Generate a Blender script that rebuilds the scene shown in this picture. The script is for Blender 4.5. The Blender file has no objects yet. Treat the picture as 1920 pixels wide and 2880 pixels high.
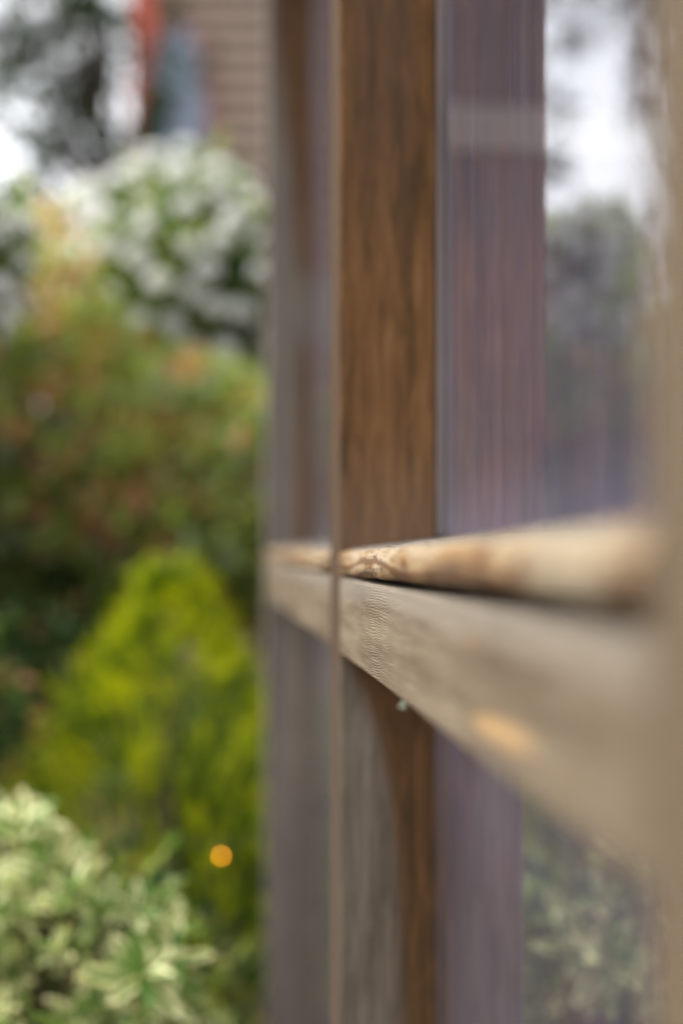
import bpy, math, random
from mathutils import Vector, Matrix, noise

# ------------------------------------------------------------------ camera, sky, sun, exposure
sc = bpy.context.scene
col = sc.collection
EYE = 1.15
F, U0, V0, HOR = 4000.0, 960.0, 1440.0, 1545.0
TH = math.atan(385 / F)
FW = Vector((math.sin(TH), math.cos(TH), 0)); RT = Vector((math.cos(TH), -math.sin(TH), 0))
def at(u, v, d):
    return Vector((0, 0, EYE)) + FW * d + RT * ((u - U0) / F * d) + Vector((0, 0, (HOR - v) / F * d))
def yat(X, u):
    t = (u - U0) / F
    return X * (math.cos(TH) - t * math.sin(TH)) / (math.sin(TH) + t * math.cos(TH))

cam = bpy.data.cameras.new('camera')
camo = bpy.data.objects.new('camera', cam); col.objects.link(camo)
camo.location = (0, 0, EYE); camo.rotation_euler = (math.pi / 2, 0, -TH)
cam.sensor_fit = 'HORIZONTAL'; cam.sensor_width = 24; cam.lens = 50
cam.shift_y = (HOR - V0) / 1920
cam.clip_start = 0.02; cam.clip_end = 2000
cam.dof.use_dof = True; cam.dof.focus_distance = 1.065; cam.dof.aperture_fstop = 1.7
sc.camera = camo

SUN_EL, SUN_AZ = math.radians(44), math.radians(-84)      # azimuth clockwise from +Y
w = bpy.data.worlds.new('World'); sc.world = w; w.use_nodes = True
nt = w.node_tree
sky = nt.nodes.new('ShaderNodeTexSky'); sky.sky_type = 'NISHITA'; sky.sun_disc = False
sky.sun_elevation = SUN_EL; sky.sun_rotation = SUN_AZ; sky.air_density = 1.0; sky.dust_density = 3.0
hs = nt.nodes.new('ShaderNodeHueSaturation'); hs.inputs['Saturation'].default_value = 0.13
nt.links.new(sky.outputs[0], hs.inputs['Color'])
nt.links.new(hs.outputs[0], nt.nodes['Background'].inputs['Color'])
nt.nodes['Background'].inputs['Strength'].default_value = 0.15
sd = bpy.data.lights.new('sun', 'SUN'); sd.energy = 0.55; sd.angle = math.radians(14); sd.color = (1, .95, .87)
so = bpy.data.objects.new('sun', sd); col.objects.link(so)
sdir = Vector((math.sin(SUN_AZ) * math.cos(SUN_EL), math.cos(SUN_AZ) * math.cos(SUN_EL), math.sin(SUN_EL)))
so.rotation_euler = (-sdir).to_track_quat('-Z', 'Y').to_euler()
sc.view_settings.view_transform = 'Standard'; sc.view_settings.look = 'None'
sc.view_settings.exposure = 1.85; sc.view_settings.gamma = 1
sc.cycles.use_denoising = True
sc.cycles.max_bounces = 8; sc.cycles.transparent_max_bounces = 24

# ------------------------------------------------------------------ helpers
def tag(o, label=None, cat=None, group=None, kind=None):
    if label: o['label'] = label
    if cat: o['category'] = cat
    if group: o['group'] = group
    if kind: o['kind'] = kind
    return o
def empty(name, loc, label, cat, group=None):
    o = bpy.data.objects.new(name, None); col.objects.link(o); o.location = loc
    o.empty_display_size = .1
    return tag(o, label, cat, group)
class MB:
    def __init__(s): s.v = []; s.f = []; s.m = []
    def add(s, vs, fs, m=0):
        k = len(s.v); s.v += [tuple(p) for p in vs]; s.f += [tuple(i + k for i in f) for f in fs]; s.m += [m] * len(fs)
    def box(s, a, b, m=0):
        x0, y0, z0 = a; x1, y1, z1 = b
        s.add([(x0, y0, z0), (x1, y0, z0), (x1, y1, z0), (x0, y1, z0), (x0, y0, z1), (x1, y0, z1), (x1, y1, z1), (x0, y1, z1)],
              [(0, 3, 2, 1), (4, 5, 6, 7), (0, 1, 5, 4), (1, 2, 6, 5), (2, 3, 7, 6), (3, 0, 4, 7)], m)
    def tube(s, pts, rads, n=7, m=0):
        rings = []
        for i, p in enumerate(pts):
            d = (pts[min(i + 1, len(pts) - 1)] - pts[max(i - 1, 0)]).normalized()
            q = d.to_track_quat('Z', 'Y')
            rings.append([p + q @ Vector((math.cos(2 * math.pi * k / n) * rads[i], math.sin(2 * math.pi * k / n) * rads[i], 0)) for k in range(n)])
        vs = [p for r in rings for p in r]; fs = []
        for i in range(len(pts) - 1):
            for k in range(n): fs.append((i * n + k, i * n + (k + 1) % n, (i + 1) * n + (k + 1) % n, (i + 1) * n + k))
        fs.append(tuple(range(n))[::-1]); fs.append(tuple((len(pts) - 1) * n + k for k in range(n)))
        s.add(vs, fs, m)
    def ball(s, c, r, n=10, m=0, sz=1):
        vs = []; fs = []
        for i in range(n + 1):
            a = math.pi * i / n
            for k in range(n): b = 2 * math.pi * k / n; vs.append((c[0] + r * math.sin(a) * math.cos(b), c[1] + r * math.sin(a) * math.sin(b), c[2] + r * sz * math.cos(a)))
        for i in range(n):
            for k in range(n): fs.append((i * n + k, (i + 1) * n + k, (i + 1) * n + (k + 1) % n, i * n + (k + 1) % n))
        s.add(vs, fs, m)
    def build(s, name, mats, parent=None, loc=None, smooth=False, bevel=0, seg=3):
        if not isinstance(mats, (list, tuple)): mats = [mats]
        L = Vector(loc) if loc is not None else (parent.location.copy() if parent else Vector((0, 0, 0)))
        if parent and parent.parent: L = parent.parent.location + parent.location
        me = bpy.data.meshes.new(name)
        me.from_pydata([(p[0] - L[0], p[1] - L[1], p[2] - L[2]) for p in s.v], [], s.f)
        for mm in mats: me.materials.append(mm)
        me.polygons.foreach_set('material_index', s.m)
        if smooth: me.polygons.foreach_set('use_smooth', [True] * len(s.f))
        me.update()
        o = bpy.data.objects.new(name, me); col.objects.link(o)
        if parent: o.parent = parent
        else: o.location = L
        if bevel:
            bv = o.modifiers.new('bevel', 'BEVEL'); bv.width = bevel; bv.segments = seg; bv.limit_method = 'ANGLE'
        return o

class NT:
    def __init__(s, name):
        s.mat = bpy.data.materials.new(name); s.mat.use_nodes = True; s.t = s.mat.node_tree
        s.b = s.t.nodes['Principled BSDF']; s.out = s.t.nodes['Material Output']
    def n(s, ty, **kw):
        o = s.t.nodes.new(ty)
        for k, v in kw.items(): setattr(o, k, v)
        return o
    def put(s, sock, v):
        if v is None: return
        if isinstance(v, bpy.types.NodeSocket): s.t.links.new(v, sock)
        else: sock.default_value = v
    def coord(s): return s.n('ShaderNodeTexCoord').outputs['Object']
    def xyz(s, v):
        o = s.n('ShaderNodeSeparateXYZ'); s.put(o.inputs[0], v); return o.outputs
    def scale(s, v, sc3):
        o = s.n('ShaderNodeMapping'); s.put(o.inputs['Vector'], v); o.inputs['Scale'].default_value = sc3; return o.outputs[0]
    def m(s, op, a, b=None, c=None, clamp=False):
        o = s.n('ShaderNodeMath', operation=op, use_clamp=clamp)
        s.put(o.inputs[0], a); s.put(o.inputs[1], b)
        if c is not None: s.put(o.inputs[2], c)
        return o.outputs[0]
    def noise(s, v, scale=1, detail=4, rough=.55, dist=0):
        o = s.n('ShaderNodeTexNoise'); s.put(o.inputs['Vector'], v)
        o.inputs['Scale'].default_value = scale; o.inputs['Detail'].default_value = detail
        o.inputs['Roughness'].default_value = rough; o.inputs['Distortion'].default_value = dist
        return o.outputs['Fac']
    def ramp(s, f, stops, interp='LINEAR'):
        o = s.n('ShaderNodeValToRGB'); cr = o.color_ramp; cr.interpolation = interp
        while len(cr.elements) < len(stops): cr.elements.new(.5)
        for e, (p, c) in zip(cr.elements, stops):
            e.position = p; e.color = (*c, 1) if not isinstance(c, (int, float)) else (c, c, c, 1)
        s.put(o.inputs[0], f); return o.outputs[0]
    def sstep(s, v, a, b):
        o = s.n('ShaderNodeMapRange', interpolation_type='SMOOTHSTEP')
        s.put(o.inputs[0], v); o.inputs[1].default_value = a; o.inputs[2].default_value = b
        return o.outputs[0]
    def mix(s, f, a, b, mode='MIX'):
        o = s.n('ShaderNodeMix', data_type='RGBA', blend_type=mode)
        s.put(o.inputs[0], f)
        for k, v in ((6, a), (7, b)):
            if isinstance(v, tuple): v = (*v, 1)
            s.put(o.inputs[k], v)
        return o.outputs[2]
    def bump(s, h, strength, dist=.001):
        o = s.n('ShaderNodeBump'); o.inputs['Strength'].default_value = strength; o.inputs['Distance'].default_value = dist
        s.put(o.inputs['Height'], h); s.t.links.new(o.outputs[0], s.b.inputs['Normal'])
    def fin(s, colr, rough=.7, spec=.3):
        if isinstance(colr, tuple): colr = (*colr, 1)
        s.put(s.b.inputs['Base Color'], colr); s.put(s.b.inputs['Roughness'], rough)
        s.b.inputs['Specular IOR Level'].default_value = spec; return s.mat
def blob(N, X, Y, Z, c, r):
    """soft ellipsoid mask, 1 in the middle"""
    t = None
    for s_, cc, rr in zip((X, Y, Z), c, r):
        if rr is None: continue
        q = N.m('POWER', N.m('ABSOLUTE', N.m('DIVIDE', N.m('SUBTRACT', s_, cc), rr)), 2.0)
        t = q if t is None else N.m('ADD', t, q)
    return N.sstep(t, 1.3, .35)

# ------------------------------------------------------------------ dimensions of the timber front
A = 0.1277                                   # outer face of posts and rails
PW = 0.0925                                  # visible depth of a post
Y1a, Y1b = yat(A, 955), yat(A, 928)
Y0b = yat(A, 1822); Y0a = Y0b - .1
Y2a = yat(A, 750); Y2b = Y2a + .1
ROOT = Vector((A, Y1a, 0))
def rel(p): return (p[0] - ROOT[0], p[1] - ROOT[1], p[2] - ROOT[2])
GU, GL = 0.2275, 0.2165                      # glass planes above and below the rail
RZ1, RZ0 = EYE - .0267, EYE - .0989          # rail top and bottom

# ------------------------------------------------------------------ materials: timber
def mat_post(name, weather):
    N = NT(name); c = N.coord(); X, Y, Z = N.xyz(c)
    big = N.noise(N.scale(c, (26, 26, 2.2)), 1, 5, .6, .4)
    fine = N.noise(N.scale(c, (110, 110, 13)), 1, 6, .72, .5)
    knot = N.noise(N.scale(c, (12, 12, 3.2)), 1, 2, .5)
    brown = N.ramp(N.m('ADD', N.m('MULTIPLY', big, .45), N.m('MULTIPLY', fine, .55)),
                   [(.32, (.030, .017, .010)), (.43, (.078, .043, .020)), (.53, (.140, .070, .030)), (.68, (.225, .122, .055))])
    grey = N.ramp(N.m('ADD', N.m('MULTIPLY', big, .55), N.m('MULTIPLY', fine, .45)),
                  [(.34, (.050, .038, .028)), (.5, (.125, .098, .074)), (.66, (.21, .172, .136))])
    colr = brown
    if weather == 'main':
        # greyed by rain below the rail on the outer side, with a curved edge; a paler foot of the upper part
        dz = N.m('MAXIMUM', N.m('SUBTRACT', RZ0, Z), 0.0)
        xb = N.m('MULTIPLY', N.m('SUBTRACT', 1.0, N.m('EXPONENT', N.m('DIVIDE', dz, -.085))), .060)
        xx = N.m('ADD', N.m('SUBTRACT', X, xb), N.m('MULTIPLY', N.m('SUBTRACT', fine, .5), .03))
        g = N.m('MULTIPLY', N.sstep(xx, .011, -.009), N.sstep(Z, RZ0 + .01, RZ0 - .01))
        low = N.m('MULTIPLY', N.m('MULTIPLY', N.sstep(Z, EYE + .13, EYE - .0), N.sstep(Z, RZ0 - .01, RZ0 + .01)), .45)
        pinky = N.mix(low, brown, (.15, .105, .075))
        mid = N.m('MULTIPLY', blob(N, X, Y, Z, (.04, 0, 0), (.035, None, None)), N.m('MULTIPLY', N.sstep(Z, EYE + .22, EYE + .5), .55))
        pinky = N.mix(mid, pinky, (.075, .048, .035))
        rail_shade = N.m('MULTIPLY', N.sstep(Z, RZ0 + .004, RZ0 - .004), N.m('MULTIPLY_ADD', big, .8, .0)); pinky = N.mix(rail_shade, pinky, (.028, .016, .009))  # shade of the rail painted into the brown wood below it
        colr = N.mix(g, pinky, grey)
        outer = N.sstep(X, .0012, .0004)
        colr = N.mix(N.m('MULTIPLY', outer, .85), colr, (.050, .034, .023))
    elif weather == 'far':
        # exposed outer half silvered, inner half still brown; silver widens lower down
        zz = N.m('SUBTRACT', Z, EYE)
        edge = N.m('ADD', .018, N.m('MULTIPLY', N.sstep(zz, 1.15, .55), .045))
        xx = N.m('ADD', N.m('SUBTRACT', X, edge), N.m('MULTIPLY', N.m('SUBTRACT', big, .5), .02))
        g = N.sstep(xx, .012, -.010)
        lowg = N.sstep(zz, -.02, -.12)
        g = N.m('MAXIMUM', g, N.m('MULTIPLY', lowg, .75))
        g = N.m('MAXIMUM', g, N.m('MULTIPLY', blob(N, X, Y, zz, (.062, 0, .49), (.035, None, .10)), .9))
        colr = N.mix(g, N.mix(.35, brown, (.07, .045, .035)), N.mix(.35, grey, (.135, .128, .125)))
    elif weather == 'near':
        colr = N.mix(.8, N.mix(.6, grey, brown), (.085, .066, .044))
    kn = N.sstep(knot, .70, .78)
    colr = N.mix(N.m('MULTIPLY', kn, .7), colr, (.05, .03, .018))
    N.bump(fine, .8, .002)
    return N.fin(colr, .85, .04)

def mat_rail():
    N = NT('weathered rail timber'); c = N.coord(); X, Y, Z = N.xyz(c)
    warp = N.noise(N.scale(c, (8, 11, 26)), 1, 3, .5)
    warp2 = N.noise(N.scale(c, (30, 60, 60)), 1, 2, .5)
    ph = N.m('ADD', N.m('MULTIPLY', Z, 3100.0), N.m('ADD', N.m('MULTIPLY', warp, 62.0), N.m('MULTIPLY', warp2, 9.0)))
    line = N.m('MULTIPLY_ADD', N.m('SINE', ph), .5, .5)
    line = N.m('POWER', line, 1.6)
    big = N.noise(N.scale(c, (10, 3.2, 60)), 1, 5, .62, .5)
    fib = N.noise(N.scale(c, (300, 16, 500)), 1, 3, .6)
    base = N.ramp(big, [(.32, (.085, .061, .038)), (.5, (.145, .110, .072)), (.68, (.215, .170, .117))])
    colr = N.mix(N.m('MULTIPLY', line, .72), base, (.045, .028, .017))
    colr = N.mix(N.m('MULTIPLY', N.sstep(fib, .5, .7), .3), colr, (.27, .235, .185))
    # greyer along the top edge
    top = N.sstep(N.m('ADD', Z, N.m('MULTIPLY', N.m('SUBTRACT', big, .5), .012)), RZ1 - .024, RZ1 - .006)
    colr = N.mix(N.m('MULTIPLY', top, .55), colr, (.20, .175, .145))
    # knots and a nail stain
    k1 = rel(at(1405, 2090, yat(A, 1405) * 1.0))
    k1 = (0, yat(A, 1405) - ROOT[1], (HOR - 2068) / F * yat(A, 1405) + EYE)
    slant = N.m('ADD', Z, N.m('MULTIPLY', N.m('SUBTRACT', Y, k1[1]), .026))
    kk = blob(N, X, Y, slant, k1, (None, .068, .0055))
    colr = N.mix(N.m('MULTIPLY', kk, N.m('MULTIPLY_ADD', big, .9, .3)), colr, (.36, .225, .10))
    ring = N.m('MULTIPLY', blob(N, X, Y, slant, (0, k1[1] - .01, k1[2] - .0080), (None, .060, .0040)), .7)
    colr = N.mix(ring, colr, (.095, .072, .055))
    k2 = (0, yat(A, 1322) - ROOT[1], (HOR - 1808) / F * yat(A, 1322) + EYE)
    colr = N.mix(N.m('MULTIPLY', blob(N, X, Y, Z, k2, (None, .022, .0038)), .6), colr, (.16, .10, .06))
    N.bump(N.m('SUBTRACT', 1.0, line), .6, .0010)
    return N.fin(colr, .85, .07)

def mat_sill(name):
    N = NT(name); c = N.coord(); X, Y, Z = N.xyz(c)
    warp = N.noise(N.scale(c, (10, 4.5, 18)), 1, 3, .55, .4)
    band = N.m('MULTIPLY_ADD', N.m('SINE', N.m('ADD', N.m('MULTIPLY', Z, 170.0), N.m('MULTIPLY', warp, 15.0))), .5, .5)
    fine = N.noise(N.scale(c, (300, 25, 420)), 1, 4, .6)
    gold = N.ramp(band, [(0, (.045, .022, .011)), (.18, (.13, .066, .026)), (.42, (.22, .135, .062)), (.7, (.21, .145, .078)), (1, (.26, .20, .13))])
    sw = N.m('ADD', N.m('MULTIPLY', N.m('SINE', N.m('MULTIPLY', Y, 17.0)), .0035), N.m('MULTIPLY', N.m('SUBTRACT', warp, .5), .022))
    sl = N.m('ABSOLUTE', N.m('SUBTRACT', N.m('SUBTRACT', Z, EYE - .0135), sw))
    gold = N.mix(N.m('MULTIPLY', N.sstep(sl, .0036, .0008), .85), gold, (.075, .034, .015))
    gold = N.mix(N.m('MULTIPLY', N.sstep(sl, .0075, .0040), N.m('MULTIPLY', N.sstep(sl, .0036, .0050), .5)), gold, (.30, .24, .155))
    gold = N.mix(N.m('MULTIPLY', N.sstep(fine, .48, .66), .55), gold, (.085, .045, .022))
    # a clean cream stretch
    yc = yat(A, 1590) - ROOT[1]
    gold = N.mix(N.m('MULTIPLY', blob(N, X, Y, Z, (0, yc, 0), (None, .06, None)), .7), gold, (.25, .21, .145))
    grey = N.ramp(N.noise(N.scale(c, (120, 9, 120)), 1, 5, .6), [(.3, (.06, .050, .042)), (.5, (.14, .12, .10)), (.7, (.22, .19, .16))])
    top = N.sstep(N.m('ADD', X, N.m('MULTIPLY', N.m('SUBTRACT', warp, .5), .010)), .000, .009)
    colr = N.mix(top, gold, grey)
    colr = N.mix(N.m('MULTIPLY', N.sstep(N.noise(N.scale(c, (70, 26, 130)), 1, 4, .6), .57, .66), .75), colr, (.04, .027, .018))
    # worm hole
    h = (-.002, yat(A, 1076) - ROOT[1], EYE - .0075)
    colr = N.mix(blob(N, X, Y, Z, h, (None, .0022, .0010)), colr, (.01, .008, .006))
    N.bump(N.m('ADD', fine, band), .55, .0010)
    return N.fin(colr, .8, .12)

def mat_glass():
    N = NT('dusty window glass'); c = N.coord(); X, Y, Z = N.xyz(c)
    geo = N.n('ShaderNodeNewGeometry')
    fr = N.n('ShaderNodeFresnel'); fr.inputs['IOR'].default_value = 1.52
    r = fr.outputs[0]
    r2 = N.m('DIVIDE', N.m('MULTIPLY', r, 2.0), N.m('ADD', r, 1.0))
    r2 = N.m('MULTIPLY', r2, N.m('SUBTRACT', 1.0, geo.outputs['Backfacing']))
    gl = N.n('ShaderNodeBsdfGlossy'); gl.inputs['Roughness'].default_value = .0; gl.inputs['Color'].default_value = (.97, .98, 1, 1)
    tr = N.n('ShaderNodeBsdfTransparent'); tr.inputs['Color'].default_value = (.90, .92, .93, 1)
    mx = N.n('ShaderNodeMixShader'); N.put(mx.inputs[0], r2)
    N.t.links.new(tr.outputs[0], mx.inputs[1]); N.t.links.new(gl.outputs[0], mx.inputs[2])
    df = N.n('ShaderNodeBsdfDiffuse'); df.inputs['Color'].default_value = (.22, .21, .30, 1)
    streak = N.noise(N.scale(c, (30, 30, 1.6)), 1, 6, .7)
    spec = N.noise(c, 900, 1, .5)
    lowz = N.sstep(N.m('SUBTRACT', Z, EYE), .40, .02)
    dust = N.m('ADD', N.m('MULTIPLY', N.sstep(streak, .35, .75), .05), .045)
    dust = N.m('ADD', dust, N.m('MULTIPLY', N.m('MULTIPLY', N.sstep(spec, .70, .76), N.sstep(N.noise(c, 14, 2), .42, .6)), N.m('MULTIPLY', lowz, .75)))
    dust = N.m('MULTIPLY', dust, N.m('MULTIPLY_ADD', N.sstep(Z, EYE - .03, EYE), .6, .4))
    edge = N.m('MULTIPLY', N.sstep(N.m('SUBTRACT', Z, EYE), .075, .012), N.sstep(Z, RZ0 - .2, RZ0))
    dust = N.m('ADD', dust, N.m('MULTIPLY', edge, .08))
    dust = N.m('MULTIPLY', dust, N.m('SUBTRACT', 1.0, geo.outputs['Backfacing']), clamp=True)
    m2 = N.n('ShaderNodeMixShader'); N.put(m2.inputs[0], dust)
    N.t.links.new(mx.outputs[0], m2.inputs[1]); N.t.links.new(df.outputs[0], m2.inputs[2])
    N.t.links.new(m2.outputs[0], N.out.inputs['Surface'])
    return N.mat

def mat_simple(name, c0, c1, scale=(8, 8, 8), rough=.8, bump=0, spec=.25):
    N = NT(name); c = N.coord()
    n = N.noise(N.scale(c, scale), 1, 5, .6)
    if bump: N.bump(n, bump, .004)
    return N.fin(N.ramp(n, [(.3, c0), (.7, c1)]), rough, spec)

def mat_inner():
    N = NT('faded interior boards'); c = N.coord(); X, Y, Z = N.xyz(c)
    b = N.m('FRACT', N.m('DIVIDE', X, .11)); gap = N.sstep(N.m('ABSOLUTE', N.m('SUBTRACT', b, .5)), .44, .49)
    n = N.noise(N.scale(c, (22, 22, 2)), 1, 5, .6)
    colr = N.ramp(n, [(.3, (.09, .07, .10)), (.5, (.18, .145, .18)), (.7, (.27, .23, .25))])
    pink = N.sstep(N.noise(N.scale(c, (6, 6, 2.4)), 1, 2), .5, .62)
    colr = N.mix(N.m('MULTIPLY', pink, .35), colr, (.36, .15, .17))
    return N.fin(N.mix(N.m('MULTIPLY', gap, .8), colr, (.03, .025, .03)), .8)

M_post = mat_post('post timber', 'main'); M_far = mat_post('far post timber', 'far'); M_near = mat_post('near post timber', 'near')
M_rail = mat_rail(); M_sill = mat_sill('golden sill timber'); M_glass = mat_glass(); M_inner = mat_inner()
M_bead = mat_simple('glazing bead', (.10, .08, .075), (.17, .14, .135), (30, 30, 3))
M_pale = mat_simple('pale painted batten', (.55, .49, .47), (.70, .65, .62), (4, 4, 12))
M_roof = mat_simple('roof boards', (.10, .07, .05), (.22, .16, .11), (20, 3, 20))
M_floor = mat_simple('deck boards', (.14, .11, .09), (.26, .21, .17), (20, 3, 20))
M_gap_shade = mat_simple('sill gap shade', (.012, .008, .006), (.03, .02, .014))  # near-black, paints the shade in the gap under the sill
M_steel = mat_simple('dark metal', (.04, .04, .04), (.08, .08, .08), rough=.4)

# ------------------------------------------------------------------ ground
def mat_ground():
    N = NT('garden soil and bark'); c = N.coord()
    n1 = N.noise(c, 1.2, 5); n2 = N.noise(c, 26, 5, .65)
    soil = N.ramp(n2, [(.3, (.022, .016, .011)), (.55, (.07, .048, .032)), (.72, (.17, .12, .085))])
    grass = N.ramp(n2, [(.3, (.025, .05, .012)), (.7, (.08, .13, .035))])
    X, Y, Z = N.xyz(c)
    far = N.sstep(N.m('ADD', Y, N.m('MULTIPLY', n1, 3.0)), 7.5, 9.0)
    N.bump(n2, .8, .02)
    return N.fin(N.mix(far, soil, grass), .95, .1)
g = MB(); G = 14
def gz(x, y): return 0.03 * noise.noise(Vector((x * .8, y * .8, 0))) - .02
xs = [-600, -200, -60, -25] + [-12 + i * .6 for i in range(41)] + [25, 60, 200, 600]
ys = [-600, -200, -60, -20] + [-6 + i * .6 for i in range(51)] + [40, 80, 250, 900]
vs = [(x, y, gz(x, y) if abs(x) < 13 and -7 < y < 26 else -.02) for y in ys for x in xs]
nx = len(xs)
g.add(vs, [(j * nx + i, j * nx + i + 1, (j + 1) * nx + i + 1, (j + 1) * nx + i) for j in range(len(ys) - 1) for i in range(nx - 1)])
tag(g.build('ground', mat_ground()), kind='structure')

# ------------------------------------------------------------------ the timber garden shelter
R = empty('garden_shelter', ROOT, 'weathered timber garden shelter with glazed bays, brown posts and a golden sill', 'shelter')
XB = A + 2.3; ZT = EYE + 1.25
def post(y0, y1, mat, x0=A, x1=A + .135):
    b = MB(); b.box((x0, y0, 0), (x0 + PW, y1, ZT)); p = b.build('post', mat, R, bevel=.0022)
    return p
# the posts: outer block as seen, thinner inner stud behind the glass line
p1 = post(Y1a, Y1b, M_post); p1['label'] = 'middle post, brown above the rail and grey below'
p0 = post(Y0a, Y0b, M_near); p0['label'] = 'nearest post, blurred tan at the right edge'
p2 = post(Y2a, Y2b, M_far); p2['label'] = 'far corner post, silver grey with a brown inner side'
for ya, yb in ((Y1a, Y1b), (Y0a, Y0b), (Y2a, Y2b)):
    b = MB(); b.box((A + PW - .001, ya + .012, 0), (A + .1065, yb - .012, ZT)); b.build('stud', M_bead, R)
def rail(ya, yb):
    b = MB(); n = 24
    for i in range(n):
        pass
    b.box((A, ya, RZ0), (A + .085, yb, RZ1)); return b.build('rail', M_rail, R, bevel=.003)
rail(Y0b + .0005, Y1a - .0005); rail(Y1b + .0005, Y2a - .0005)
def sill(ya, yb, lift):
    # profile swept along y; lift = how much the near end has sprung off the rail
    prof = [(A + .003, -.0255), (A - .0006, -.0235), (A - .0016, -.017), (A - .0012, -.0085), (A + .0016, -.0032), (A + .010, -.0002),
            (GU - .002, .0116), (GU - .002, .004), (A + .05, -.0255)]
    b = MB(); n = 60; vs = []
    for i in range(n + 1):
        t = i / n; y = yb + (ya - yb) * t
        for k, (x, z) in enumerate(prof):
            wob = (1 + 1.6 * max(0, 1 - t * 5)) * .0009 * noise.noise(Vector((k * 3.1, y * 14, 0))) + .0007 * noise.noise(Vector((k * 7.1, y * 45, 2)))
            f = 1 if k < 6 or k == 8 else 0
            vs.append((x + wob * f, y, EYE + z + lift * t ** 1.0 * (1 if k != 6 else .25) + wob * f))
    m = len(prof)
    fs = [(i * m + k, (i + 1) * m + k, (i + 1) * m + (k + 1) % m, i * m + (k + 1) % m) for i in range(n) for k in range(m)]
    fs += [tuple(range(m)), tuple(n * m + k for k in range(m))[::-1]]
    b.add(vs, fs); o = b.build('sill', M_sill, R, smooth=False)
    me = o.data
    for p in me.polygons: p.use_smooth = abs(p.normal.y) < .5
    s = MB(); s.box((A + .04, ya, RZ1 + .0004), (A + .08, yb, RZ1 + .0036)); s.build('gap_shade_strip', M_gap_shade, R)  # dark strip added to deepen the shadow gap between sill and rail
    return o
sill(Y0b + .001, Y1a - .0008, .0095); sill(Y1b + .001, Y2a - .001, .001)
for ya, yb in ((Y0b, Y1a), (Y1b, Y2a)):
    b = MB(); b.box((GU, ya + .001, EYE - .004), (GU + .004, yb - .001, ZT - .06)); o = b.build('glass_pane', M_glass, R)
    b = MB(); b.box((GL, ya + .001, .14), (GL + .004, yb - .001, RZ0 + .03)); o = b.build('glass_pane', M_glass, R)
    for yy0, yy1 in ((ya + .0006, ya + .009), (yb - .009, yb - .0006)):
        b = MB(); b.box((A + PW + .0006, yy0, EYE + .014), (GU - .0006, yy1, ZT - .06)); b.build('glazing_bead', M_bead, R)
    b = MB(); b.box((A + .01, ya + .0005, 0.02), (A + .085, yb - .0005, .14)); b.build('bottom_rail', M_rail, R, bevel=.003)
# interior: end wall, pale batten, floor, back posts, roof
ZP = EYE + .86
b = MB(); b.box((A + .14, Y2a + .03, .02), (XB, Y2a + .06, ZT)); b.build('end_wall', M_inner, R)
b = MB(); b.box((A + .14, Y2a + .002, EYE + .84), (XB - .1, Y2a + .028, EYE + .93)); b.build('batten', M_pale, R)
b = MB(); b.box((A + .01, Y0a - 1.2, -.03), (XB, Y2b - .01, .02)); b.build('floor', M_floor, R)
for yy in (Y0a - 1.2, Y1a, Y2a):
    b = MB(); b.box((XB - .1, yy, .02), (XB, yy + .1, ZT)); b.build('post', M_near, R, bevel=.003)
b = MB(); b.box((A + .01, Y0a - 1.2, ZT), (A + .11, Y2b, ZT + .1)); b.build('top_plate', M_near, R, bevel=.003)
b = MB(); b.box((XB - .1, Y0a - 1.2, ZT), (XB, Y2b, ZT + .1)); b.build('top_plate', M_near, R, bevel=.003)
b = MB(); xm = (A + XB) / 2
for sgn, xe in ((-1, A - .10), (1, XB + .10)):
    b.add([(xe, Y0a - 1.3, ZT + .08), (xe, Y2b + .12, ZT + .08), (xm, Y2b + .12, ZT + .62), (xm, Y0a - 1.3, ZT + .62),
           (xe, Y0a - 1.3, ZT + .12), (xe, Y2b + .12, ZT + .12), (xm, Y2b + .12, ZT + .66), (xm, Y0a - 1.3, ZT + .66)],
          [(0, 1, 2, 3), (7, 6, 5, 4), (0, 4, 5, 1), (1, 5, 6, 2), (2, 6, 7, 3), (3, 7, 4, 0)])
b.build('roof', M_roof, R)

# tuft of cobweb under the rail
cp = Vector((A + .001, yat(A, 1130), RZ0 - .0015)); b = MB(); rnd = random.Random(3)
for k in range(16):
    d = Vector((rnd.uniform(-1, .6), rnd.uniform(-1, 1), rnd.uniform(-1, .1))).normalized() * rnd.uniform(.003, .006)
    q = Vector((rnd.uniform(-1, 1), rnd.uniform(-1, 1), rnd.uniform(-1, 1))) * .002
    b.tube([cp + Vector((0, 0, .0016)), cp + d * .5 + q, cp + d], [.00028, .00025, .0001], 4)
for k in range(5):
    b.ball(cp + Vector((rnd.uniform(-1, .5), rnd.uniform(-1, 1), rnd.uniform(-1.4, -.2))) * .0030, .0005, 5)
M_web = mat_simple('pale fluff', (.16, .18, .13), (.26, .28, .21))
tag(b.build('cobweb_tuft', M_web, loc=cp), 'tiny pale tuft of cobweb hanging under the rail edge', 'cobweb')

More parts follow.
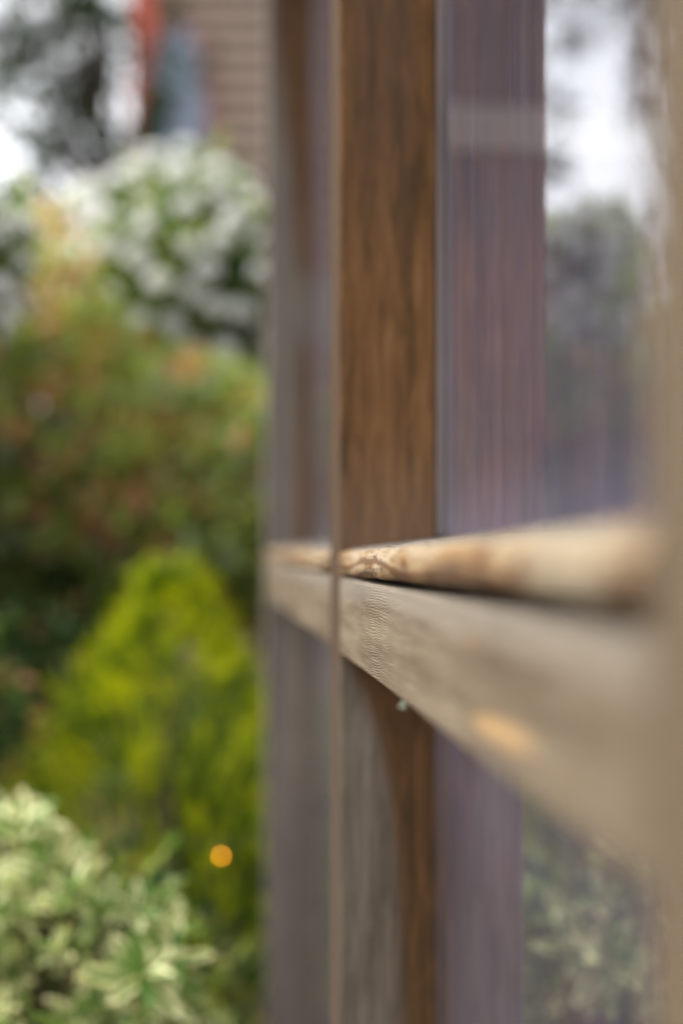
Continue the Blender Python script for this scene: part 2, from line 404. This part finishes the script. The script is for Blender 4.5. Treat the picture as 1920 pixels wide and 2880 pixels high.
# ------------------------------------------------------------------ foliage
def mat_leaf(name, c0, c1, trans=.45, rough=.45, spec=.28, tt=(1.08, 1.12, .7)):
    N = NT(name)
    at_ = N.n('ShaderNodeAttribute', attribute_name='tint')
    colr = N.ramp(at_.outputs['Fac'], [(0, c0), (1, c1)])
    N.fin(colr, rough, spec)
    tl = N.n('ShaderNodeBsdfTranslucent'); N.put(tl.inputs[0], N.mix(1.0, colr, tt, 'MULTIPLY'))
    mx = N.n('ShaderNodeMixShader'); mx.inputs[0].default_value = trans
    N.t.links.new(N.b.outputs[0], mx.inputs[1]); N.t.links.new(tl.outputs[0], mx.inputs[2]); N.t.links.new(mx.outputs[0], N.out.inputs['Surface'])
    return N.mat
class Leaves:
    def __init__(s, seed): s.v = []; s.f = []; s.m = []; s.t = []; s.r = random.Random(seed)
    def frame(s, d, up):
        d = d.normalized(); side = d.cross(up)
        if side.length < 1e-4: side = d.cross(Vector((1, 0, 0)))
        side.normalize(); return d, side, side.cross(d)
    def simple(s, p, d, up, L, W, m):
        d, side, n = s.frame(d, up); k = len(s.v)
        s.v += [tuple(p), tuple(p + d * L * .45 + side * W * .5 + n * W * .18), tuple(p + d * L - n * L * .12), tuple(p + d * L * .45 - side * W * .5 + n * W * .18)]
        s.f += [(k, k + 1, k + 2), (k, k + 2, k + 3)]; s.m += [m, m]; t = s.r.random(); s.t += [t] * 4
    def fancy(s, p, d, up, L, W, m_in, m_out, curl=.35):
        d, side, n = s.frame(d, up); k = len(s.v); NS = 6; t = s.r.random()
        for i in range(NS + 1):
            a = i / NS; w_ = W * (math.sin(math.pi * min(1, a * .93 + .03)) ** .75) * .5 + W * .03
            c = p + d * L * (a - curl * .25 * a * a) - n * (L * curl * a * a * .6)
            for j, q in enumerate((-1, -.5, 0, .5, 1)):
                s.v.append(tuple(c + side * w_ * q + n * abs(q) * w_ * .35)); s.t.append(t)
        for i in range(NS):
            for j in range(4):
                b_ = k + i * 5 + j; s.f.append((b_, b_ + 1, b_ + 6, b_ + 5)); s.m.append(m_in if j in (1, 2) and 0 < i < NS - 1 else m_out)
    def build(s, name, mats, parent=None, loc=None):
        L = Vector(loc) if loc is not None else parent.location
        me = bpy.data.meshes.new(name)
        me.from_pydata([(a - L[0], b - L[1], c - L[2]) for a, b, c in s.v], [], s.f)
        for mm in mats: me.materials.append(mm)
        me.polygons.foreach_set('material_index', s.m)
        at_ = me.attributes.new('tint', 'FLOAT', 'POINT'); at_.data.foreach_set('value', s.t)
        me.update(); o = bpy.data.objects.new(name, me); col.objects.link(o)
        if parent: o.parent = parent
        else: o.location = L
        return o
def rdir(r):
    z = r.uniform(-1, 1); a = r.uniform(0, 2 * math.pi); q = math.sqrt(1 - z * z); return Vector((q * math.cos(a), q * math.sin(a), z))
M_bark = mat_simple('bark', (.03, .022, .016), (.10, .075, .055), (30, 30, 6), bump=.5)
M_twig = mat_simple('twig', (.05, .03, .018), (.14, .08, .045), (30, 30, 6))
G_dark = mat_leaf('dark glossy leaf', (.012, .035, .010), (.035, .08, .018))
G_mid = mat_leaf('mid green leaf', (.08, .17, .03), (.22, .34, .07))
G_light = mat_leaf('light green leaf', (.30, .40, .07), (.56, .60, .20))
G_red = mat_leaf('young red leaf', (.44, .17, .09), (.74, .42, .25))
G_pale = mat_leaf('pale bluish leaf', (.26, .38, .26), (.48, .56, .42))
G_lime = mat_leaf('golden conifer spray', (.40, .45, .003), (.66, .67, .006), .4)
G_cgreen = mat_leaf('inner conifer spray', (.03, .09, .003), (.12, .22, .004), .3)
G_cream = mat_leaf('cream leaf margin', (.50, .48, .18), (.88, .83, .50), .3)
G_vgreen = mat_leaf('variegated leaf middle', (.05, .12, .02), (.19, .27, .05), .3)
G_tree = mat_leaf('dark tree leaf', (.012, .030, .012), (.035, .075, .022), .3, .6, .08)
G_white = mat_leaf('white petal', (.80, .80, .74), (.96, .95, .94), .15, .6, .2, (1, 1, .98))

def bush(name, label, cat, base, crown, radii, nleaf, size, mats, pick, seed, group=None, nstem=7, holes=.35, asp=.42, dirmix=.6):
    """base on ground, crown = centre of the leafy part; pick(rel, r) gives a material index"""
    t = empty(name, base, label, cat, group); lv = Leaves(seed); r = lv.r; off = Vector((seed * 3.7, seed * 1.3, 0))
    made = 0; tries = 0
    while made < nleaf and tries < nleaf * 12:
        tries += 1
        d = rdir(r); k = r.random() ** .45
        bumpy = 1 + .28 * noise.noise(d * 2.3 + off) + .14 * noise.noise(d * 6 + off)
        q = Vector((d.x * radii[0], d.y * radii[1], d.z * radii[2])) * (k * bumpy)
        p = crown + q
        if p.z < .05: continue
        if noise.noise(p * (2.6 / max(radii[0], .3)) * 1.6 + off) < -holes + (1 - k) * .1: continue
        ld = (d * dirmix + rdir(r) * .6 + Vector((0, 0, .25))).normalized(); up = (Vector((0, 0, 1)) + rdir(r) * .7).normalized()
        L = size * r.uniform(.65, 1.25)
        lv.simple(p, ld, up, L, L * asp, pick(Vector((q.x / radii[0], q.y / radii[1], q.z / radii[2])), p, r)); made += 1
    lv.build('foliage', mats, t)
    b = MB()
    for k in range(nstem):
        a = 2 * math.pi * k / nstem + r.uniform(-.3, .3)
        e = crown + Vector((math.cos(a) * radii[0] * .6, math.sin(a) * radii[1] * .6, r.uniform(-.1, .6) * radii[2]))
        s_ = base + Vector((math.cos(a) * .04, math.sin(a) * .04, -.02)); m_ = s_.lerp(e, .5) + Vector((math.cos(a), math.sin(a), 0)) * -.03
        rr = .006 + .008 * radii[0]
        b.tube([s_, m_, e], [rr, rr * .7, rr * .3], 6)
        for q_ in range(3):
            e2 = m_.lerp(e, r.uniform(.1, .9)); b.tube([e2, e2 + (rdir(r) + Vector((0, 0, .5))) * radii[0] * .3], [rr * .4, rr * .15], 5)
    b.build('stems', M_twig, t)
    return t

def flower_head_mesh(seed):
    lv = Leaves(seed); r = lv.r
    for i in range(60):
        d = rdir(r)
        if d.z < -.25: d.z = -d.z
        c = Vector((d.x * .032, d.y * .032, d.z * .024)); up = (d + rdir(r) * .3).normalized()
        s1 = up.cross(Vector((.3, .5, .8))).normalized(); s2 = up.cross(s1)
        for k in range(5):
            a = 2 * math.pi * k / 5; dd = s1 * math.cos(a) + s2 * math.sin(a)
            lv.simple(c, dd, up, .0095, .0085, 0)
    return lv
def add_heads(t, crown, radii, n, seed, pref, meshes):
    r = random.Random(seed); got = []; tries = 0; off = Vector((seed * 3.7, 0, 0))
    while len(got) < n and tries < 8000:
        tries += 1
        d = rdir(r)
        if d.y > .15 or r.random() > pref(d): continue
        q = Vector((d.x * radii[0], d.y * radii[1], d.z * radii[2])) * (1.02 + .22 * noise.noise(d * 2.3 + off))
        p = crown + q
        if any((p - g_).length < (.085 if radii[0] > .2 else .05) for g_ in got): continue
        got.append(p)
        if len(got) <= 3:
            o = meshes[len(got) - 1].build('flower_head', [G_white], t) if False else None
        me = meshes[len(got) % len(meshes)]
        o = bpy.data.objects.new('flower_head', me); col.objects.link(o); o.parent = t
        o.location = p - t.location; o.rotation_euler = (d * .7 + Vector((0, 0, .6))).to_track_quat('Z', 'Y').to_euler()
        s_ = r.uniform(.95, 1.3) * (1.1 if radii[0] > .2 else .8); o.scale = (s_, s_, s_)
heads = []
for k in range(4):
    lv = flower_head_mesh(50 + k); me = bpy.data.meshes.new('flower_head')
    me.from_pydata(lv.v, [], lv.f); me.materials.append(G_white)
    a_ = me.attributes.new('tint', 'FLOAT', 'POINT'); a_.data.foreach_set('value', lv.t); heads.append(me)

def gnd(p): return Vector((p.x, p.y, 0))

# white flowering shrub behind, top centre of the garden side
c1 = at(500, 830, 4.75); r1 = (.38, .30, .43)
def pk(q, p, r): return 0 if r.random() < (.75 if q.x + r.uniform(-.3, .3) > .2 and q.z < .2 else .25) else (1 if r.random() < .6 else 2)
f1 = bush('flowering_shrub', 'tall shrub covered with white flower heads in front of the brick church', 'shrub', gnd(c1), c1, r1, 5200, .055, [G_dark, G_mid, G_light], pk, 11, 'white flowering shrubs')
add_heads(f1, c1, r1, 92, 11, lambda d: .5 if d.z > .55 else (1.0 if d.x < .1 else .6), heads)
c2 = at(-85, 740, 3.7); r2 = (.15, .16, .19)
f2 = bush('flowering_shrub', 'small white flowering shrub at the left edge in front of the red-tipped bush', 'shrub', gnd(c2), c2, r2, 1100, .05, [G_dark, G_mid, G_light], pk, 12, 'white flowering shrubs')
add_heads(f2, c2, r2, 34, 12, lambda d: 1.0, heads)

# red-tipped shrubs
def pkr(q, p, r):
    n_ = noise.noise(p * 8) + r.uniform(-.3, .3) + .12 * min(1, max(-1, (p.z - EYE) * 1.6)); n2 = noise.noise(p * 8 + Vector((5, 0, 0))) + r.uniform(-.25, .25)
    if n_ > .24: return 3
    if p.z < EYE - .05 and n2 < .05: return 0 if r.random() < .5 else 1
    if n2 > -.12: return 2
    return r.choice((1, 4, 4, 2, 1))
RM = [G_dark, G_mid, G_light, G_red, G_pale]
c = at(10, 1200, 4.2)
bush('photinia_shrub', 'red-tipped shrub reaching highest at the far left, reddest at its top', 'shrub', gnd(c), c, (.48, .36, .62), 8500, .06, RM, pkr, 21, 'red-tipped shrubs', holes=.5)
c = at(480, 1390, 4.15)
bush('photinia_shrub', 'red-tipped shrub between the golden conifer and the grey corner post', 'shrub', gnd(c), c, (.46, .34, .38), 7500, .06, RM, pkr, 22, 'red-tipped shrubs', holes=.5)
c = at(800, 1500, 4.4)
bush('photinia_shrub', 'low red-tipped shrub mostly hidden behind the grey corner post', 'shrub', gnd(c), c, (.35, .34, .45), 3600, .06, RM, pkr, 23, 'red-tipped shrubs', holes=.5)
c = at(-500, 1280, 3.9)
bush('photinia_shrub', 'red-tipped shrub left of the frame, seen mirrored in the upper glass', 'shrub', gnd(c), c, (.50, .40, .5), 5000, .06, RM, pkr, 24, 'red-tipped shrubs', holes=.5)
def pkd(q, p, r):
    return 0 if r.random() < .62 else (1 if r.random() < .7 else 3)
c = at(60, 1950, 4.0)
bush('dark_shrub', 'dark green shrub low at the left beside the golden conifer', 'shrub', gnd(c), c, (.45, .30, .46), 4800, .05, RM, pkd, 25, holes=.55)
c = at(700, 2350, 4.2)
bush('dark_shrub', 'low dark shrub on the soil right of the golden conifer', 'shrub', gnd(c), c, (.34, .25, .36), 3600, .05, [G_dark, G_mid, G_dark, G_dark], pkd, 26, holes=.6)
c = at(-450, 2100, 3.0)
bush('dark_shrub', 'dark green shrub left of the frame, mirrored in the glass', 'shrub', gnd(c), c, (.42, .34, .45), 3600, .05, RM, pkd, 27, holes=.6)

# golden conifer: upright sprays on a cone
def conifer(base, h, rad, seed, label):
    t = empty('golden_conifer', base, label, 'conifer'); lv = Leaves(seed); r = lv.r
    b = MB(); b.tube([base - Vector((0, 0, .02)), base + Vector((0, 0, h * .5)), base + Vector((0, 0, h * .93))], [.025, .014, .003], 7); b.build('trunk', M_bark, t)
    n = 1900
    for i in range(n):
        f = r.random() ** .75; z = h * (.03 + .97 * f); a = r.uniform(0, 2 * math.pi)
        lobe = 1 + .15 * noise.noise(Vector((math.cos(a) * 1.8, math.sin(a) * 1.8, z * 4.5 + seed))) + .16 * noise.noise(Vector((math.cos(a) * 4, math.sin(a) * 4, z * 10)))
        rr = min(.38, rad * (1 - f) ** .84 + .010) * lobe
        k = .5 + .5 * r.random() ** .5
        o = Vector((math.cos(a), math.sin(a), 0)); p = base + o * rr * k + Vector((0, 0, z - .05 * k))
        d = (o * .75 + Vector((0, 0, 1.0)) + rdir(r) * .35).normalized()
        side = d.cross(rdir(r)).normalized(); L = r.uniform(.06, .12) * (1.1 - .5 * f)
        for j in range(9):
            q = p + d * L * j / 9
            for s_ in (-1, 1):
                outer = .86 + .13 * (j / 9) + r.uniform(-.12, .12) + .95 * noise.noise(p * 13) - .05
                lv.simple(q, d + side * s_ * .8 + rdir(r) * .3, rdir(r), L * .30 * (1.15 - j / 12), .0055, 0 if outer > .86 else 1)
        lv.simple(p + d * L, d, rdir(r), L * .3, .006, 0)
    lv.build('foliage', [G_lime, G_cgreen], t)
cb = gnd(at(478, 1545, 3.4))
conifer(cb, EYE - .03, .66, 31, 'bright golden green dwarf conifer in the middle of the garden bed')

# variegated shrub of leaf rosettes, front left
def rosette_shrub(name, label, base, centers, seed, size, group):
    t = empty(name, base, label, 'shrub', group); lv = Leaves(seed); r = lv.r; b = MB()
    for (p, ax, s_) in centers:
        nl = r.randint(9, 13); ax = ax.normalized()
        s1 = ax.cross(Vector((.2, .9, .4))).normalized(); s2 = ax.cross(s1)
        for k in range(nl):
            a = k * 2.4 + r.uniform(-.2, .2); el = .15 + .95 * k / nl + r.uniform(-.12, .12)
            d = (s1 * math.cos(a) + s2 * math.sin(a)) * math.cos(el) + ax * math.sin(el)
            L = size * s_ * r.uniform(.75, 1.15) * (1 - .35 * k / nl)
            u = r.random(); lv.fancy(p - ax * .012 * (1 - k / nl), d, ax, L, L * r.uniform(.26, .34), 0, 1 if u < .62 else 2, r.uniform(.1, .5))
        m_ = p.lerp(base, .45) + rdir(r) * .03
        b.tube([base + rdir(r) * .02, m_, p], [.006, .004, .002], 5)
    lv.build('foliage', [G_vgreen, G_cream, G_mid], t); b.build('stems', M_twig, t)
    return t
r = random.Random(41); cs = []
def topy(u): # outline of the shrub top in the photograph's frame
    pts = [(-400, 2330), (-150, 2230), (0, 2230), (90, 2225), (160, 2245), (190, 2330), (290, 2400), (340, 2480), (430, 2450), (520, 2460), (545, 2640), (560, 2800), (640, 2830), (700, 3000)]
    for (a, ya), (b_, yb) in zip(pts, pts[1:]):
        if a <= u <= b_: return ya + (yb - ya) * (u - a) / (b_ - a)
    return 3000
for k in range(88):
    u = r.uniform(-330, 520); v = topy(u) + 75 + abs(r.gauss(0, 1)) * 260
    d = r.uniform(1.8, 2.15) + (0.15 if v < 2450 else 0)
    cs.append((at(u, v, d), Vector((r.uniform(-.6, .6), r.uniform(-1.0, .0), r.uniform(.35, 1))), r.uniform(.7, 1.1)))
for k in range(34):
    u = r.uniform(-330, 430); v = r.uniform(2560, 2950)
    cs.append((at(u, v, r.uniform(1.78, 2.1)), Vector((r.uniform(-.6, .6), r.uniform(-1.0, -.2), r.uniform(.2, .8))), r.uniform(.6, .95)))
cs.append((at(400, 2745, 1.76), Vector((.1, -.6, .75)), 1.35))
cs.append((at(610, 2890, 1.9), Vector((.6, -.2, .7)), .7))
cs.append((at(60, 2330, 1.9), Vector((.1, -.4, 1)), 1.3)); cs.append((at(150, 2440, 1.88), Vector((.2, -.5, 1)), 1.2))
rosette_shrub('variegated_shrub', 'cream-edged variegated shrub filling the bottom left corner', gnd(at(180, 2600, 2.0)), cs, 42, .060, None)
# leafy fill inside it
c = at(120, 2900, 2.1)
bush('green_underplant', 'mid green leafy plant growing through the variegated shrub', 'plant', gnd(c), c, (.30, .22, .26), 2400, .035, [G_dark, G_mid, G_light], lambda q, p, r: r.choice((0, 0, 1, 2)), 43, holes=.7)

# blue glazed pot, seen mirrored in the lower glass
pp = gnd(at(-50, 2800, 3.1)); t = empty('plant_pot', pp, 'blue glazed pot left of the golden conifer, mirrored in the lower glass', 'pot')
def lathe(prof, n=28):
    b = MB(); vs = [(pp.x + r_ * math.cos(2 * math.pi * k / n), pp.y + r_ * math.sin(2 * math.pi * k / n), z_) for r_, z_ in prof for k in range(n)]
    b.add(vs, [(i * n + k, i * n + (k + 1) % n, (i + 1) * n + (k + 1) % n, (i + 1) * n + k) for i in range(len(prof) - 1) for k in range(n)]); return b
M_blue = mat_simple('blue glaze', (.01, .07, .16), (.03, .16, .30), (6, 6, 6), rough=.2, spec=.5)
lathe([(.001, 0), (.08, 0), (.10, .06), (.12, .18), (.122, .27), (.105, .27), (.10, .24), (.001, .24)]).build('body', M_blue, t, smooth=True)
lathe([(.122, .268), (.134, .272), (.136, .296), (.122, .30), (.106, .298), (.105, .268)]).build('rim', M_blue, t, smooth=True)

# fairy light in the conifer
pl = at(622, 2408, 2.42)
t = empty('fairy_light', pl, 'single small amber bulb glowing on a thin wire beside the conifer', 'light')
Nm = NT('amber glow'); Nm.b.inputs['Emission Color'].default_value = (1, .36, .02, 1); Nm.b.inputs['Emission Strength'].default_value = 3.6
Nm.fin((.5, .2, .02), .3)
b = MB(); b.ball(pl, .0034, 12, sz=1.1); b.build('bulb', Nm.mat, t, smooth=True)
b = MB(); b.tube([pl + Vector((0, .0, .005)), pl + Vector((0, 0, .016))], [.003, .0028], 8); b.build('socket', M_steel, t)
b = MB(); pts = [pl + Vector((x_, .02 + .2 * abs(x_), .016 + .25 * x_ * x_ * 3)) for x_ in (-.12, -.08, -.04, 0, .04, .08, .12)]
b.tube(pts, [.0008] * 7, 5); b.build('wire', M_steel, t)

# pale stones on the soil
M_stone = mat_simple('pinkish stone', (.20, .15, .13), (.42, .33, .29), (20, 20, 20), bump=.5)
for k, (u, v, d, s_, lb) in enumerate(((705, 2690, 3.9, .075, 'pinkish stone nearest the corner post, on the soil'), (655, 2745, 3.8, .05, 'smaller pinkish stone left of the larger one on the soil'))):
    p = at(u, v, d); p.z = .0; b = MB(); b.ball(p + Vector((0, 0, s_ * .4)), s_, 12, sz=.65)
    b.v = [tuple(Vector(q) + (Vector(q) - p) * (.25 * noise.noise(Vector(q) * 14))) for q in b.v]
    tag(b.build('stone', M_stone, loc=p, smooth=True), lb, 'stone', 'stones on the soil')

# ------------------------------------------------------------------ trees behind
def tree(name, label, base, top, crown, radii, nclump, seed, group=None, leaf=.085, per=26, keep=None):
    t = empty(name, base, label, 'tree', group); lv = Leaves(seed); r = lv.r; b = MB()
    mid = base.lerp(top, .5) + Vector((.06, 0, 0))
    b.tube([base - Vector((0, 0, .05)), mid, top], [.07, .05, .015], 9)
    tips = []
    for k in range(nclump):
        d = rdir(r); q = crown + Vector((d.x * radii[0], d.y * radii[1], d.z * radii[2])) * r.random() ** .4
        if keep and not keep(q): continue
        tips.append(q)
    for q in tips:
        if r.random() < .5:
            s_ = mid.lerp(top, r.random()); m_ = s_.lerp(q, .5) + rdir(r) * .15
            b.tube([s_, m_, q], [.018, .012, .006], 5)
        R_ = r.uniform(.06, .17)
        for i in range(per):
            p = q + rdir(r) * R_ * r.random() ** .5
            lv.simple(p, rdir(r) + Vector((0, 0, -.3)), rdir(r), leaf * r.uniform(.7, 1.3), leaf * .45, 0 if r.random() < .8 else 1)
    b.build('trunk', M_bark, t); lv.build('crown', [G_tree, G_dark], t)
    return t
tb = gnd(at(330, 700, 8.2))
tree('broadleaf_tree', 'dark leafy tree with sky showing through, nearest the church corner', tb, at(260, -200, 8.2), at(120, 60, 8.2), (.95, .8, 1.35), 135, 51, 'trees behind the garden', leaf=.085, per=26)
tb = gnd(at(-900, 700, 8.8))
tree('broadleaf_tree', 'dark leafy tree left of the frame, mirrored in the upper glass', tb, at(-850, -400, 8.8), at(-900, 0, 8.8), (1.0, .9, 1.6), 150, 52, 'trees behind the garden', keep=lambda q: True)
tb = gnd(at(-250, 700, 12))
tree('broadleaf_tree', 'low dark tree behind the red-tipped bushes at far left', tb, at(-200, 700, 12), at(-150, 800, 12), (2.4, .8, .75), 200, 53, 'trees behind the garden')
for i, (x, y) in enumerate(((-5.6, 9.5), (-4.2, 6.0), (-3.3, 3.2))):
    bush('hedge_shrub', ('farthest', 'middle', 'nearest')[i] + ' of three big dark shrubs in a row outside the left edge', 'shrub', Vector((x, y, 0)), Vector((x, y, .9)), (.9, 1.2, .9), 3500, .10, [G_dark, G_mid, G_tree], lambda q, p, r: r.choice((0, 0, 1, 2)), 61 + i, 'dark shrubs in a row', holes=.8)

# ------------------------------------------------------------------ brick church
D = 12.0
def mat_banded():
    N = NT('banded brick'); c = N.coord(); X, Y, Z = N.xyz(c)
    P = 58 / F * D
    f = N.m('FRACT', N.m('DIVIDE', Z, P))
    band = N.sstep(N.m('ABSOLUTE', N.m('SUBTRACT', f, .5)), .22, .27)
    br = N.n('ShaderNodeTexBrick'); br.inputs['Scale'].default_value = 1.0
    cc = N.n('ShaderNodeCombineXYZ'); N.put(cc.inputs[0], X); N.put(cc.inputs[1], Z); N.put(br.inputs['Vector'], cc.outputs[0])
    br.inputs['Brick Width'].default_value = .225; br.inputs['Row Height'].default_value = P / 2; br.inputs['Mortar Size'].default_value = .008
    br.inputs['Color1'].default_value = (.12, .06, .042, 1); br.inputs['Color2'].default_value = (.085, .045, .032, 1); br.inputs['Mortar'].default_value = (.2, .17, .15, 1)
    n = N.noise(c, 1.6, 4)
    pale = N.mix(n, (.36, .28, .225), (.27, .195, .15))
    return N.fin(N.mix(band, br.outputs[0], pale), .9)
M_band = mat_banded()
M_redb = mat_simple('red brick dressing', (.32, .055, .035), (.50, .12, .08), (4, 4, 20))
M_lead = mat_simple('leaded grey glass', (.13, .155, .20), (.19, .22, .28), (3, 3, 3), rough=.5)
M_slate = mat_simple('slate', (.08, .085, .10), (.16, .17, .19))
Pw = at(372, HOR, D); Bx = Vector((Pw.x, Pw.y, 0))
CH = empty('brick_church', Bx, 'brick church with banded walls, red corner and grey pointed window', 'church')
ux = RT.copy(); uy = FW.copy()
def cpt(a, dpt, z): return Bx + ux * a + uy * dpt + Vector((0, 0, z))
def cbox(b, a0, a1, d0, d1, z0, z1):
    v = [cpt(a, d_, z) for z in (z0, z1) for a, d_ in ((a0, d0), (a1, d0), (a1, d1), (a0, d1))]
    b.add(v, [(0, 3, 2, 1), (4, 5, 6, 7), (0, 1, 5, 4), (1, 2, 6, 5), (2, 3, 7, 6), (3, 0, 4, 7)])
b = MB(); cbox(b, .05, 6, 0, 8, -.05, 6.6); b.build('wall', M_band, CH)
b = MB(); cbox(b, -.01, .19, -.06, .3, -.05, 6.62); b.build('red_corner', M_redb, CH)
b = MB(); b.add([cpt(-.3, -.35, 6.55), cpt(6.3, -.35, 6.55), cpt(6.3, 4, 10), cpt(-.3, 4, 10), cpt(-.3, 8.35, 6.55), cpt(6.3, 8.35, 6.55)],
                [(0, 1, 2, 3), (3, 2, 5, 4), (0, 3, 4), (1, 5, 2), (0, 4, 5, 1)]); b.build('roof', M_slate, CH)
def lancet(a0, z0, wd, h, dd, th, mat, name, parent):
    cxx = a0 + wd / 2; hs_ = h - wd * 1.35; out = [(a0, z0), (a0 + wd, z0)]
    for k in range(0, 11): t_ = k / 10; out.append((a0 + wd - wd / 2 * t_ ** 1.7, z0 + hs_ + (h - hs_) * math.sin(t_ * math.pi / 2) ** .95))
    for k in range(9, -1, -1): t_ = k / 10; out.append((a0 + wd / 2 * t_ ** 1.7, z0 + hs_ + (h - hs_) * math.sin(t_ * math.pi / 2) ** .95))
    n = len(out); b = MB(); vs = [cpt(a, dd, z) for a, z in out] + [cpt(a, dd - th, z) for a, z in out]
    b.add(vs, [tuple(range(n)), tuple(range(n, 2 * n))[::-1]] + [(i, n + i, n + (i + 1) % n, (i + 1) % n) for i in range(n)])
    return b.build(name, mat, parent)
def win(uc, wpx, vtop, vbot):
    wd = wpx / F * D; a0 = (uc - 372) / F * D - wd / 2; z0 = EYE + (HOR - vbot) / F * D; h = (vbot - vtop) / F * D
    fr = lancet(a0 - .04, z0 - .08, wd + .08, h + .12, -.003, .05, M_redb, 'window', CH)
    gl = lancet(a0, z0, wd, h, -.055, .012, M_lead, 'pane', CH); gl.parent = fr
    b = MB(); cbox(b, a0 - .1, a0 + wd + .1, -.12, -.001, z0 - .16, z0 - .082); s_ = b.build('window_sill', M_pale, CH); s_.parent = fr
for uc in (503, 1180, 1700): win(uc, 165, 70, 640)
